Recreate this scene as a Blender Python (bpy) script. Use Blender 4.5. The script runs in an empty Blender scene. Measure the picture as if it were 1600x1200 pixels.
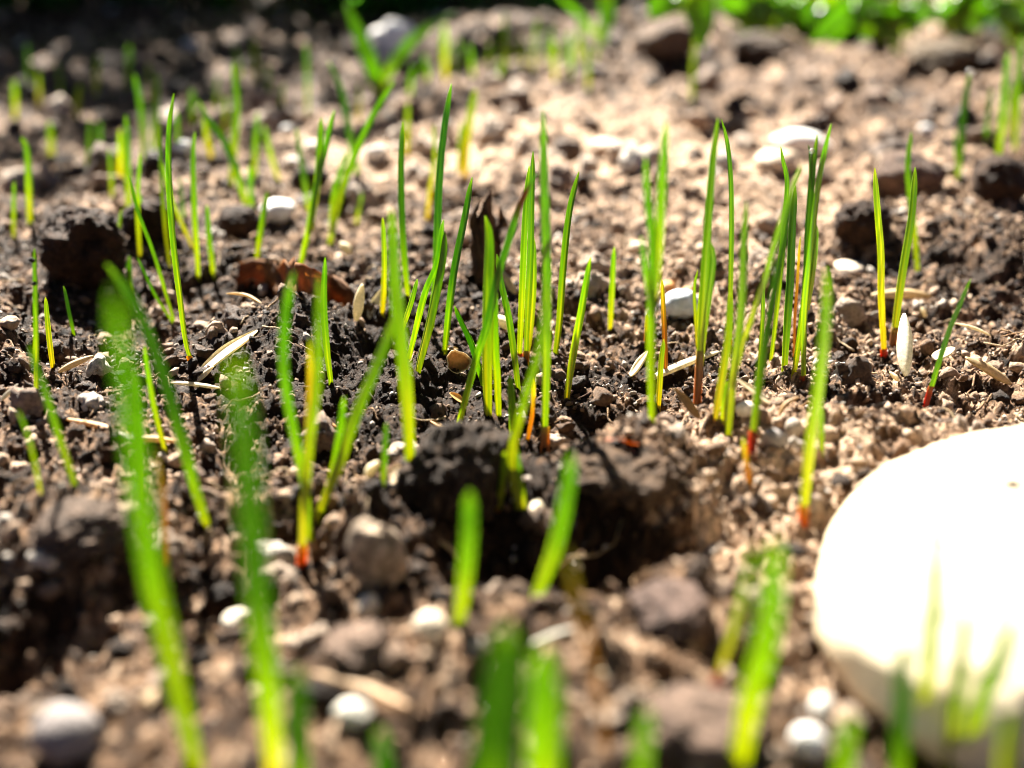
import bpy, math, random
import numpy as np
from mathutils import Vector, Matrix, Euler

random.seed(7)
rng = np.random.default_rng(11)
scn = bpy.context.scene
col = scn.collection

# ---------------------------------------------------------------- camera, sky, sun, exposure
CAM_H = 0.056            # lens held about 6 cm above the soil
PITCH = math.radians(21.2)
F_PX = 1931.0            # focal length in photograph pixels (1600 wide)
cam_d = bpy.data.cameras.new("camera")
cam_d.sensor_width = 36.0
cam_d.lens = 36.0 * F_PX / 1600.0
cam_d.clip_start = 0.002
cam_d.clip_end = 200.0
cam_d.dof.use_dof = True
cam_d.dof.focus_distance = 0.157
cam_d.dof.aperture_fstop = 14.0
cam = bpy.data.objects.new("camera", cam_d)
cam.location = (0, 0, CAM_H)
cam.rotation_euler = (math.pi / 2 - PITCH, 0, 0)
col.objects.link(cam)
scn.camera = cam

SUN_EL, SUN_AZ = math.radians(43), math.radians(-18)     # azimuth from +Y, negative = left
world = bpy.data.worlds.new("World")
scn.world = world
world.use_nodes = True
wn = world.node_tree.nodes
sky = wn.new("ShaderNodeTexSky")
sky.sky_type = 'NISHITA'
sky.sun_disc = False
sky.air_density = 0.13
sky.dust_density = 0.2
sky.ozone_density = 0.3
sky.sun_elevation = SUN_EL
sky.sun_rotation = SUN_AZ
world.node_tree.links.new(sky.outputs[0], wn["Background"].inputs[0])
wn["Background"].inputs[1].default_value = 0.05

sun_d = bpy.data.lights.new("sun", 'SUN')
sun_d.energy = 5.0
sun_d.angle = math.radians(0.53)
sun_d.color = (1.0, 0.94, 0.84)
sun = bpy.data.objects.new("sun", sun_d)
sdir = Vector((math.cos(SUN_EL) * math.sin(SUN_AZ), math.cos(SUN_EL) * math.cos(SUN_AZ), math.sin(SUN_EL)))
sun.rotation_euler = sdir.to_track_quat('Z', 'Y').to_euler()
sun.location = (-0.3, 1.0, 1.5)
col.objects.link(sun)

scn.view_settings.view_transform = 'Standard'
scn.view_settings.look = 'None'
scn.view_settings.gamma = 1.0
scn.cycles.filter_width = 0.9
scn.view_settings.exposure = 2.7

# ---------------------------------------------------------------- noise
def _hash(ix, iy, iz, seed):
    h = (ix.astype(np.int64) * 374761393 + iy.astype(np.int64) * 668265263 + iz.astype(np.int64) * 2147483647 + seed * 974711) & 0xFFFFFFFF
    h = ((h ^ (h >> 13)) * 1274126177) & 0xFFFFFFFF
    h = ((h ^ (h >> 16)) * 2246822519) & 0xFFFFFFFF
    return ((h ^ (h >> 15)) & 0xFFFFFF) / float(0xFFFFFF)

def vnoise2(x, y, seed=0):
    xi, yi = np.floor(x), np.floor(y)
    fx, fy = x - xi, y - yi
    fx = fx * fx * fx * (fx * (fx * 6 - 15) + 10); fy = fy * fy * fy * (fy * (fy * 6 - 15) + 10)
    z = np.zeros_like(xi)
    a = _hash(xi, yi, z, seed); b = _hash(xi + 1, yi, z, seed)
    c = _hash(xi, yi + 1, z, seed); d = _hash(xi + 1, yi + 1, z, seed)
    return ((a * (1 - fx) + b * fx) * (1 - fy) + (c * (1 - fx) + d * fx) * fy) * 2 - 1

def vnoise3(p, seed=0):
    i = np.floor(p); f = p - i
    f = f * f * (3 - 2 * f)
    out = 0
    for dx in (0, 1):
        wx = f[:, 0] if dx else 1 - f[:, 0]
        for dy in (0, 1):
            wy = f[:, 1] if dy else 1 - f[:, 1]
            for dz in (0, 1):
                wz = f[:, 2] if dz else 1 - f[:, 2]
                out = out + wx * wy * wz * _hash(i[:, 0] + dx, i[:, 1] + dy, i[:, 2] + dz, seed)
    return out * 2 - 1

def worley2(x, y, seed=0):
    xi, yi = np.floor(x), np.floor(y)
    best = np.full_like(x, 9.0); tone = np.zeros_like(x)
    z = np.zeros_like(xi)
    for dx in (-1, 0, 1):
        for dy in (-1, 0, 1):
            cx, cy = xi + dx, yi + dy
            d = (cx + _hash(cx, cy, z, seed) - x) ** 2 + (cy + _hash(cx, cy, z, seed + 5) - y) ** 2
            m = d < best
            best = np.where(m, d, best); tone = np.where(m, _hash(cx, cy, z, seed + 9), tone)
    return best, tone

def bumps2(x, y, seed, k, p, a0, a1):
    xi, yi = np.floor(x), np.floor(y); out = np.zeros_like(x); z = np.zeros_like(xi)
    for dx in (-1, 0, 1):
        for dy in (-1, 0, 1):
            cx, cy = xi + dx, yi + dy
            d = (cx + _hash(cx, cy, z, seed) - x) ** 2 + (cy + _hash(cx, cy, z, seed + 5) - y) ** 2
            out = np.maximum(out, np.clip(1 - d * k, 0, 1) ** p * (a0 + a1 * _hash(cx, cy, z, seed + 9)))
    return out

def smooth(x, a, b):
    t = np.clip((x - a) / (b - a), 0, 1)
    return t * t * (3 - 2 * t)

# ---------------------------------------------------------------- pixels of the photograph -> places on the ground
SP, CP = math.sin(PITCH), math.cos(PITCH)
def ray(px, py):
    u, v = (px - 800) / F_PX, (py - 600) / F_PX
    return np.array([u, CP - v * SP, -SP - v * CP])        # per unit of depth
def flat(px, py):
    d = ray(px, py); t = CAM_H / -d[2]
    return d[0] * t, d[1] * t

# mounds and hollows of the bed: (pixel x, pixel y, radius m, height m)
BUMPS = [(420, 530, .013, .0050), (720, 745, .0075, .0050), (980, 760, .009, .0042), (110, 850, .009, .0048),
         (590, 800, .006, .0020), (860, 860, .008, -.005), (1015, 890, .008, -.0035), (480, 855, .006, -.005), (290, 905, .007, -.005),
         (1480, 400, .02, .004), (1000, 470, .012, -.002), (70, 985, .008, -.0035), (720, 860, .006, -.002), (1050, 960, .006, .003),
         (250, 640, .014, .002), (1540, 640, .012, -.002), (1210, 600, .006, .0015)]
BUMPS = [(*flat(a, b), r, h) for a, b, r, h in BUMPS]
def h_low(x, y):
    z = 0.0026 * vnoise2(x * 28 + 3.1, y * 28 + 1.7, 1) + 0.0020 * vnoise2(x * 70, y * 70, 2)
    z = z * smooth(y, 0.03, .07) + 0.010 * vnoise2(x * 14 + 9, y * 14, 4) * smooth(y, .28, .7)
    for bx, by, r, h in BUMPS:
        z = z + h * np.exp(-((x - bx) ** 2 + (y - by) ** 2) / (2 * (r * .62) ** 2))
    return z
def height(x, y):
    z = h_low(x, y)
    wx = x + .0022 * vnoise2(x * 260, y * 260, 21) + .0007 * vnoise2(x * 900, y * 900, 23)
    wy = y + .0022 * vnoise2(x * 260 + 40, y * 260, 22) + .0007 * vnoise2(x * 900 + 7, y * 900, 24)
    far = smooth(y, .22, .5)
    rough = .65 + .5 * vnoise2(x * 45 + 2, y * 45, 25)
    z = z + (.0030 + .003 * far) * (bumps2(wx * 105, wy * 105, 31, 1.25, .6, -.2, 1.4) - .25)
    z = z + (.0019 + .001 * far) * (bumps2(wx * 240, wy * 240, 41, 1.3, .55, -.1, 1.4) - .3) * rough
    z = z + .0012 * np.abs(vnoise2(wx * 420, wy * 420, 43)) * rough
    z = z + .0007 * bumps2(wx * 620, wy * 620, 51, 1.3, .5, 0, 1)
    z = z + .0006 * np.abs(vnoise2(wx * 1100, wy * 1100, 61)) + .00028 * vnoise2(x * 2200, y * 2200, 62) - .0022
    return z
_T = np.concatenate([np.arange(.05, .32, .0003), np.arange(.32, 1.6, .002)])
def ground(px, py, full=True):
    d = ray(px, py)
    x, y, z = d[0] * _T, d[1] * _T, CAM_H + d[2] * _T
    hit = np.nonzero(z <= height(x, y))[0]
    i = hit[0] if len(hit) else len(_T) - 1
    X, Y = x[i], y[i]
    return np.array([X, Y, float(height(np.array([X]), np.array([Y]))[0]) if full else z[i]])
def depth_of(p):
    return p[1] * CP - (p[2] - CAM_H) * SP
def at_plane(px, py, Y):
    d = ray(px, py); t = Y / d[1]
    return np.array([d[0] * t, Y, CAM_H + d[2] * t])

# ---------------------------------------------------------------- materials
def nt(m):
    m.use_nodes = True
    t = m.node_tree
    return t, t.nodes, t.links, t.nodes["Principled BSDF"]
def tex_noise(n, l, vec, scale, detail=4, rough=.6):
    t = n.new("ShaderNodeTexNoise"); t.inputs["Scale"].default_value = scale
    t.inputs["Detail"].default_value = detail; t.inputs["Roughness"].default_value = rough
    l.new(vec, t.inputs["Vector"]); return t
def mul_color(n, l, a, b, fac=1.0):
    m = n.new("ShaderNodeMix"); m.data_type = 'RGBA'; m.blend_type = 'MULTIPLY'; m.inputs[0].default_value = fac
    l.new(a, m.inputs[6]); l.new(b, m.inputs[7]); return m.outputs[2]
def ramp(n, l, src, stops):
    r = n.new("ShaderNodeValToRGB"); e = r.color_ramp.elements
    while len(e) < len(stops): e.new(.5)
    for k, (p, c) in zip(e, stops): k.position = p; k.color = (*c, 1)
    l.new(src, r.inputs[0]); return r.outputs[0]

def grain_material(name, scale, rough=.55, bump=.5, contrast=(.55, 1.35), spec=.4, bdist=.0004):
    m = bpy.data.materials.new(name); t, n, l, b = nt(m)
    a = n.new("ShaderNodeAttribute"); a.attribute_name = "Col"
    g = n.new("ShaderNodeNewGeometry")
    ns = tex_noise(n, l, g.outputs["Position"], scale, 5, .7)
    rc = ramp(n, l, ns.outputs[0], [(.3, (contrast[0],) * 3), (.7, (contrast[1],) * 3)])
    l.new(mul_color(n, l, a.outputs["Color"], rc), b.inputs["Base Color"])
    b.inputs["Specular IOR Level"].default_value = spec
    n2 = tex_noise(n, l, g.outputs["Position"], scale * 2.2, 6, .75)
    rr = n.new("ShaderNodeMapRange"); rr.inputs[3].default_value = rough - .2; rr.inputs[4].default_value = rough + .25
    l.new(ns.outputs[0], rr.inputs[0]); l.new(rr.outputs[0], b.inputs["Roughness"])
    bp = n.new("ShaderNodeBump"); bp.inputs["Strength"].default_value = bump; bp.inputs["Distance"].default_value = bdist
    l.new(n2.outputs[0], bp.inputs["Height"]); l.new(bp.outputs[0], b.inputs["Normal"])
    return m
M_SOIL = grain_material("soil", 1300, .6, 1.0, (.25, 1.9), .12, .0009)
M_CRUMB = grain_material("crumb", 1700, .55, 1.0, (.4, 1.5), .2, .0006)
M_PEBBLE = grain_material("pebble", 600, .6, .6, (.7, 1.15), .2, .0003)
M_STONE = grain_material("stone", 130, .6, .3, (.86, 1.06), .3, .0004)

def leaf_material(name, trans=.5, rough=.38, stretch=(2600, 2600, 60), tm=(2.4, 2.2, 1.2)):
    m = bpy.data.materials.new(name); t, n, l, b = nt(m)
    a = n.new("ShaderNodeAttribute"); a.attribute_name = "Col"
    tc = n.new("ShaderNodeTexCoord")
    mp = n.new("ShaderNodeMapping"); mp.inputs["Scale"].default_value = stretch
    l.new(tc.outputs["Object"], mp.inputs[0])
    ns = tex_noise(n, l, mp.outputs[0], 1.0, 3, .6)
    rc = ramp(n, l, ns.outputs[0], [(.3, (.72, .74, .6)), (.72, (1.22, 1.18, 1.1))])
    c = mul_color(n, l, a.outputs["Color"], rc)
    l.new(c, b.inputs["Base Color"])
    b.inputs["Roughness"].default_value = rough
    b.inputs["Specular IOR Level"].default_value = .4
    bp = n.new("ShaderNodeBump"); bp.inputs["Strength"].default_value = .35; bp.inputs["Distance"].default_value = .0001
    l.new(ns.outputs[0], bp.inputs["Height"]); l.new(bp.outputs[0], b.inputs["Normal"])
    tr = n.new("ShaderNodeBsdfTranslucent")
    br = n.new("ShaderNodeMix"); br.data_type = 'RGBA'; br.blend_type = 'MULTIPLY'; br.inputs[0].default_value = 1
    br.inputs[7].default_value = (*tm, 1)
    l.new(c, br.inputs[6]); l.new(br.outputs[2], tr.inputs[0])
    mx = n.new("ShaderNodeMixShader"); mx.inputs[0].default_value = trans
    l.new(b.outputs[0], mx.inputs[1]); l.new(tr.outputs[0], mx.inputs[2])
    l.new(mx.outputs[0], n["Material Output"].inputs[0])
    return m
M_BLADE = leaf_material("blade", .5)
M_LEAF = leaf_material("leaf", .5, .35, (300, 300, 300))
M_HUSK = leaf_material("husk", .35, .6, (2200, 2200, 2200), (1.2, 1.2, 1.15))
M_LITTER = leaf_material("dry_leaf", .3, .85, (900, 900, 900), (1.7, 1.25, .7))
M_DROP = bpy.data.materials.new("dew"); _t, _n, _l, _b = nt(M_DROP)
_b.inputs["Base Color"].default_value = (1, 1, 1, 1); _b.inputs["Roughness"].default_value = .12
_b.inputs["Transmission Weight"].default_value = .85; _b.inputs["IOR"].default_value = 1.33

# ---------------------------------------------------------------- mesh helpers
def make_mesh(name, V, F, C=None, mat=None, smooth_=True):
    me = bpy.data.meshes.new(name)
    V = np.asarray(V, dtype=np.float32)
    if isinstance(F, np.ndarray):
        k = F.shape[1]
        me.vertices.add(len(V)); me.vertices.foreach_set("co", V.ravel())
        me.loops.add(F.size); me.loops.foreach_set("vertex_index", F.astype(np.int32).ravel())
        me.polygons.add(len(F)); me.polygons.foreach_set("loop_start", (np.arange(len(F)) * k).astype(np.int32))
        me.update(calc_edges=True)
    else:
        me.from_pydata(V.tolist(), [], F); me.update()
    if smooth_: me.polygons.foreach_set("use_smooth", np.ones(len(me.polygons), dtype=bool))
    if C is not None:
        C = np.asarray(C, dtype=np.float32)
        if C.ndim == 1: C = np.tile(C, (len(V), 1))
        at = me.color_attributes.new("Col", 'FLOAT_COLOR', 'POINT')
        at.data.foreach_set("color", np.hstack([C, np.ones((len(V), 1), np.float32)]).astype(np.float32).ravel())
    if mat: me.materials.append(mat)
    return me
def add(name, me, parent=None, loc=None):
    o = bpy.data.objects.new(name, me); col.objects.link(o)
    if parent is not None: o.parent = parent
    if loc is not None: o.location = [float(v) for v in loc]
    return o
def tag(o, label=None, cat=None, group=None, kind=None):
    if label: o["label"] = label
    if cat: o["category"] = cat
    if group: o["group"] = group
    if kind: o["kind"] = kind
    return o

import bmesh
def ico(sub):
    bm = bmesh.new(); bmesh.ops.create_icosphere(bm, subdivisions=sub, radius=1.0)
    V = np.array([v.co[:] for v in bm.verts]); F = np.array([[v.index for v in f.verts] for f in bm.faces]); bm.free()
    return V, F
ICO = {k: ico(k) for k in (1, 2, 3, 4, 5, 6)}
def lump(sub, seed, rough=.3, freq=1.3, fine=0.0, ffreq=6, pits=0):
    V, F = ICO[sub]
    r = 1 + rough * vnoise3(V * freq + seed * 7.3, seed) + rough * .5 * vnoise3(V * freq * 2.3 + 17, seed + 3)
    if fine:
        r = r + fine * vnoise3(V * ffreq + seed, seed + 5) + fine * .6 * np.abs(vnoise3(V * ffreq * 2.1, seed + 6)) + fine * .35 * vnoise3(V * ffreq * 4.5, seed + 7)
    return V * r[:, None], F

# ---------------------------------------------------------------- the ground: one sheet, fine near the lens, reaching the horizon
def build_ground():
    ys = [-30, -8, -2, -.6, -.2, -.05, 0.0, .02, .035]
    y = .045
    while y < 1.0:
        ys.append(y); y += .00036 + .00012 * smooth(np.array(y), .10, .06) + max(0, y - .2) * .0085
    while y < 60:
        ys.append(y); y *= 1.25
    ys = np.array(ys); NU = 640
    u = np.linspace(-1, 1, NU)
    ext = np.cumsum(.02 * 1.45 ** np.arange(22))
    u = np.concatenate([-1 - ext[::-1], u, 1 + ext])
    w = np.maximum(np.abs(ys), .05) * .53 + .012
    X = w[:, None] * u[None, :]; Y = np.repeat(ys[:, None], len(u), 1)
    x, yy = X.ravel(), Y.ravel()
    z = height(x, yy)
    core = smooth(np.abs(x) / np.maximum(np.abs(yy), .05), 8, 3)
    z = z * np.where(np.abs(x) < 3, 1, .3)
    V = np.stack([x, yy, z], 1)
    nu = len(u); r = np.arange(len(ys) - 1)[:, None] * nu; c = np.arange(nu - 1)[None, :]
    a = (r + c).ravel()
    F = np.stack([a, a + 1, a + 1 + nu, a + nu], 1)
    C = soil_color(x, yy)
    return make_mesh("ground", V, F, C, M_SOIL)

# sandy and humus patches of the bed, hollow shade painted in too: (pixel x, pixel y, radius m, +sand / -humus and shade)
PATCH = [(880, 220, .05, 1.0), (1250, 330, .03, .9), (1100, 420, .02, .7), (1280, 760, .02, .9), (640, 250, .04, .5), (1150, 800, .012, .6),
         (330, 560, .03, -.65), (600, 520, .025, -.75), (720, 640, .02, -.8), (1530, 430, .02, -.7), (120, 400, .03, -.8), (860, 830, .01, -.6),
         (1350, 120, .10, -.2), (250, 60, .2, -.5), (1000, 560, .012, -.5), (460, 1050, .014, .35), (120, 1000, .012, -.1), (1080, 700, .012, .4), (1440, 600, .012, .1), (300, 1120, .03, -.2), (1000, 1120, .03, -.1), (1000, 860, .012, -1.0), (880, 830, .010, -.5), (1250, 1000, .02, .4)]  # strongest dark patch paints in the shade of the hollow before the brown mound
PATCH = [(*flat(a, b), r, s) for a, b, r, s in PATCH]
def sand_and_shade(x, y):
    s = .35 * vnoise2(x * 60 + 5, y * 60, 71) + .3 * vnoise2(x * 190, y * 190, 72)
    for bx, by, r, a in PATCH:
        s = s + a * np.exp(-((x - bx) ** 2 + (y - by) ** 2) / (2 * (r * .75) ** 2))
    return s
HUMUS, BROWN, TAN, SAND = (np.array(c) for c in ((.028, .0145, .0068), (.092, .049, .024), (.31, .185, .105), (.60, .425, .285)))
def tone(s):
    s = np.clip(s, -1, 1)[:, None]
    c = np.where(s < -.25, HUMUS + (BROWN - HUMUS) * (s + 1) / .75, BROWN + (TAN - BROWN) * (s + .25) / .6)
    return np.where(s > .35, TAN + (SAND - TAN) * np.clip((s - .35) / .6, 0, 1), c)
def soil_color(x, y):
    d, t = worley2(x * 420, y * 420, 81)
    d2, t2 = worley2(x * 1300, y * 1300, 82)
    return tone(sand_and_shade(x, y) + (t - .5) * 1.5 + (t2 - .5) * 1.2 - .12)

GROUND = add("ground", build_ground())
tag(GROUND, "crumbly brown and sandy soil of the seed bed", None, None, "structure")

# ---------------------------------------------------------------- soil crumbs: the 300 largest as pieces, the rest as one mass
def scatter_crumbs():
    P, R = [], []
    def zone(y0, y1, n, r0, r1, pw):
        y = np.sqrt(rng.uniform(y0 ** 2, y1 ** 2, n)); x = rng.uniform(-1, 1, n) * (y * .5 + .01)
        r = r0 + (r1 - r0) * rng.random(n) ** pw
        P.append(np.stack([x, y], 1)); R.append(r)
    zone(.055, .26, 22000, .00018, .0010, 5)
    zone(.105, .225, 30000, .00012, .00042, 2)
    zone(.055, .26, 260, .0009, .0022, 2.4)
    zone(.24, .95, 5200, .0006, .0038, 3.0)
    P = np.concatenate(P); R = np.concatenate(R)
    x, y = P[:, 0], P[:, 1]
    z = height(x, y)
    s = sand_and_shade(x, y)
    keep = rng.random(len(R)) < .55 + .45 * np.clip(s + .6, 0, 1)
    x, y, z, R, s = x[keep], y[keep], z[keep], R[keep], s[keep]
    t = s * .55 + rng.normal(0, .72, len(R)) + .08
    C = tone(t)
    white = rng.random(len(R)) < .07
    C[white] = np.array([.62, .54, .45]) * rng.uniform(.8, 1.1, (white.sum(), 1))
    order = np.argsort(-(R / np.sqrt(x * x + y * y + CAM_H ** 2)))
    big, rest = order[:300], order[300:]
    tones = [(.032, .020, .013), (.09, .055, .035), (.17, .11, .07), (.30, .20, .135), (.46, .35, .26), (.64, .56, .47)]
    meshes = [[make_mesh("soil_crumb", *lump(3, 100 + 7 * i + j, .55, 1.6, .2, 4), np.array(c), M_CRUMB) for j in range(3)] for i, c in enumerate(tones)]
    lum = np.array([sum(c) for c in tones])
    for k in big:
        i = int(np.argmin(np.abs(lum - C[k].sum())))
        o = add("soil_crumb", meshes[i][random.randrange(3)], GROUND, (x[k], y[k], z[k] + R[k] * .35))
        o.rotation_euler = (random.random() * 6.3, random.random() * 6.3, random.random() * 6.3)
        o.scale = [R[k] * random.uniform(.75, 1.2) for _ in range(3)]
    shapes1 = [lump(1, 200 + i, .65, 1.9) for i in range(8)]
    shapes2 = [lump(2, 300 + i, .65, 1.8, .25, 4) for i in range(5)]
    VV, FF, CC, off = [], [], [], 0
    for k in rest:
        ang = R[k] / math.hypot(y[k], CAM_H) * F_PX
        V, F = random.choice(shapes2 if (ang > 9 and .1 < y[k] < .24) else shapes1)
        rot = np.array(Euler((random.random() * 6.3, random.random() * 6.3, random.random() * 6.3)).to_matrix())
        sc = R[k] * rng.uniform(.5, 1.4, 3)
        VV.append((V * sc) @ rot.T + (x[k], y[k], z[k] + R[k] * .3)); FF.append(F + off); off += len(V)
        CC.append(np.tile(C[k], (len(V), 1)))
    o = add("soil_crumbs", make_mesh("soil_crumbs", np.concatenate(VV), np.concatenate(FF), np.concatenate(CC), M_CRUMB), GROUND)
    o["kind"] = "stuff"
scatter_crumbs()

# thin root threads and chaff lying on the soil: nobody could count them
def tube(pts, radii, n=6):
    pts = np.asarray(pts, float); V = []; N = len(pts)
    for i in range(N):
        T = pts[min(i + 1, N - 1)] - pts[max(i - 1, 0)]; T /= np.linalg.norm(T) + 1e-12
        a = np.cross(T, (0.31, 0.2, .93)); a /= np.linalg.norm(a) + 1e-12; b = np.cross(T, a)
        for k in range(n):
            f = 2 * math.pi * k / n
            V.append(pts[i] + radii[i] * (math.cos(f) * a + math.sin(f) * b))
    F = [[i * n + k, i * n + (k + 1) % n, (i + 1) * n + (k + 1) % n, (i + 1) * n + k] for i in range(N - 1) for k in range(n)]
    F += [list(range(n))[::-1], list(range((N - 1) * n, N * n))]
    return np.array(V), F
def fibres():
    VV, FF, CC, off = [], [], [], 0
    for q in range(520):
        y = math.sqrt(random.uniform(.08 ** 2, .26 ** 2)); x = random.uniform(-1, 1) * (y * .46)
        L = random.uniform(.0012, .0075); a = random.random() * 6.3; n = 7; k = random.uniform(-1.6, 1.6)
        xs, ys = [], []
        for i in range(n):
            xs.append(x); ys.append(y); x += math.cos(a) * L / n; y += math.sin(a) * L / n; a += k / n + random.uniform(-.2, .2)
        z = height(np.array(xs), np.array(ys)); z = np.maximum(z, np.mean(z)) + .00025 + .0008 * np.sin(np.linspace(0, 3.1, n)) * random.random()
        r = random.uniform(.00005, .00019)
        V, F = tube(np.stack([xs, ys, z], 1), [r * (1 - .5 * i / n) for i in range(n)], 4)
        VV.append(V); FF += [[j + off for j in f] for f in F]; off += len(V)
        c = random.choice([(.34, .2, .1), (.5, .36, .2), (.16, .08, .04), (.42, .25, .12)])
        CC.append(np.tile(c, (len(V), 1)))
    o = add("root_fibres", make_mesh("root_fibres", np.concatenate(VV), FF, np.concatenate(CC), M_CRUMB), GROUND)
    o["kind"] = "stuff"
fibres()

# ---------------------------------------------------------------- blades
def catmull(P, n):
    P = np.asarray(P, float)
    if len(P) == 2: P = np.array([P[0], (P[0] + P[1]) / 2, P[1]])
    Q = np.vstack([2 * P[0] - P[1], P, 2 * P[-1] - P[-2]])
    seg = np.linalg.norm(np.diff(P, axis=0), axis=1); cum = np.concatenate([[0], np.cumsum(seg)])
    out = []
    for s in np.linspace(0, cum[-1], n):
        i = min(np.searchsorted(cum, s, side='right') - 1, len(seg) - 1); t = (s - cum[i]) / seg[i]
        a, b, c, d = Q[i], Q[i + 1], Q[i + 2], Q[i + 3]
        out.append(.5 * (2 * b + (c - a) * t + (2 * a - 5 * b + 4 * c - d) * t * t + (3 * b - a - 3 * c + d) * t ** 3))
    return np.array(out)
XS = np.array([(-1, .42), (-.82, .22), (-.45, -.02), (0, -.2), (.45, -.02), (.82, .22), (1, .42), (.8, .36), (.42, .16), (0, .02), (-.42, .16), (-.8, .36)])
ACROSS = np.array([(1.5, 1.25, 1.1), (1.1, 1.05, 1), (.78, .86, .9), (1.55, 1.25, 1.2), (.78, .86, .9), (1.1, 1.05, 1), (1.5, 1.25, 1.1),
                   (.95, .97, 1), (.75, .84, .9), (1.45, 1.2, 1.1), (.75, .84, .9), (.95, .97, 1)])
def blade_mesh(P, wid, cols, yaw, profile='grass', n=26, fold=1.0):
    """P: points base -> tip, local. wid: full width in metres. cols: list of (t, colour)."""
    C = catmull(P, n); V, K = [], []
    m = len(XS)
    ts = np.array([c[0] for c in cols]); cc = np.array([c[1] for c in cols])
    for i in range(n):
        t = i / (n - 1)
        T = C[min(i + 1, n - 1)] - C[max(i - 1, 0)]; T /= np.linalg.norm(T)
        S = np.array([math.cos(yaw), math.sin(yaw), 0]); S = S - T * S.dot(T); S /= np.linalg.norm(S); N = np.cross(S, T)
        if profile == 'grass':
            w = (.68 + .32 * min(1, t / .35)) * (1 - max(0, (t - .5) / .5) ** 2 * .35) * math.sqrt(max(0.0, min(1, (1.0 - t) / .09 + .03)))
        elif profile == 'sheath':
            w = 1.0 - .12 * t
        else:
            w = math.sin(math.pi * (.08 + .92 * t) ** .8) ** .8 + .05
        w = w * wid / 2
        for k, (a, b) in enumerate(XS):
            V.append(C[i] + S * a * w + N * b * w * fold)
        c = np.array([np.interp(t, ts, cc[:, q]) for q in range(3)])
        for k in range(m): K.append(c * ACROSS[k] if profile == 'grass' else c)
    F = [[i * m + k, i * m + (k + 1) % m, (i + 1) * m + (k + 1) % m, (i + 1) * m + k] for i in range(n - 1) for k in range(m)]
    F += [list(range(m))[::-1], list(range((n - 1) * m, n * m))]
    return make_mesh("blade", V, F, K, M_BLADE if profile != 'leaf' else M_LEAF)

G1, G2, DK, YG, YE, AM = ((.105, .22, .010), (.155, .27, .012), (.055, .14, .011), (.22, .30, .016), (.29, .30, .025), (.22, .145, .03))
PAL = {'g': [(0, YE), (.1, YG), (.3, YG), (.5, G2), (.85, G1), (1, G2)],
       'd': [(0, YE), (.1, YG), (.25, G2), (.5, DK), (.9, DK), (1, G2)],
       'y': [(0, AM), (.12, YE), (.55, YG), (.9, G2), (1, YG)],
       'o': [(0, AM), (.5, AM), (.85, YE), (1, YG)],
       'w': [(0, YE), (.1, YG), (.25, G2), (.5, DK), (.84, DK), (.86, (.05, .03, .01)), (.93, (.06, .03, .012)), (.95, DK), (1, DK)],
       'b': [(0, (.16, .10, .03)), (.6, (.17, .11, .04)), (1, (.14, .15, .03))]}
SHEATH = {'r': [(0, (.24, .02, .008)), (.7, (.30, .035, .012)), (1, (.33, .12, .03))],
          'o': [(0, (.40, .10, .015)), (.6, (.45, .14, .02)), (1, (.42, .26, .03))],
          'p': [(0, (.20, .085, .045)), (.7, (.24, .12, .06)), (1, (.26, .2, .05))]}
GRP = "grass sprouts standing in the seed bed"
def sprout(label, pal, blades, sheath=None, sh=.16, lean=0.0, group=GRP, name="grass_sprout", simple=False):
    """blades: (pixel width, tip ... base pixels). The lowest pixel of the first blade stands on the ground."""
    base_px = blades[0][1][-1]
    g = ground(*base_px)
    zc = depth_of(g)
    root = None
    if not (simple and len(blades) == 1 and not sheath):
        root = add(name, None, None, g); root.empty_display_size = .003
    for bi, (w, pts) in enumerate(blades):
        pts = list(reversed(pts))
        L = abs(pts[0][1] - pts[-1][1]) * zc / F_PX
        P = []
        for k, (px, py) in enumerate(pts):
            h = abs(py - pts[0][1]) / max(1, abs(pts[-1][1] - pts[0][1]))
            P.append(at_plane(px, py, g[1] + lean * L * h ** 1.4 + bi * .0004) - g)
        if bi == 0: P[0] = np.array([0, 0, 0.0])
        down = P[0] - (P[1] - P[0]) / max(1e-9, np.linalg.norm(P[1] - P[0])) * .0012
        if bi == 0: down = np.array([P[0][0], P[0][1], -.0016])
        P = [down] + P
        yaw = random.uniform(-.75, .75) * (.4 if base_px[1] > 860 else 1) + (math.pi if random.random() < .6 else 0)
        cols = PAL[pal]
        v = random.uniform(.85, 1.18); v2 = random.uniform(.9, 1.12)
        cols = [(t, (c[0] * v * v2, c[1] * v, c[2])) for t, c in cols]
        fold = random.uniform(.7, 1.25)
        W = w * zc / F_PX
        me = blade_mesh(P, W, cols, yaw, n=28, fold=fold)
        if root is None:
            o = add(name, me, None, g); root = o
        else:
            add("blade", me, root)
        if bi == 0 and sheath:
            Cc = catmull(P, 60); m = max(4, int(60 * sh)); sp = Cc[:m]
            me2 = blade_mesh(sp[::max(1, m // 6)] if m > 8 else sp, W * 1.16, SHEATH[sheath], yaw, 'sheath', 8, fold * 1.35)
            add("sheath", me2, root)
    tag(root, label, "sprout", group)
    return root

S = sprout
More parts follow.
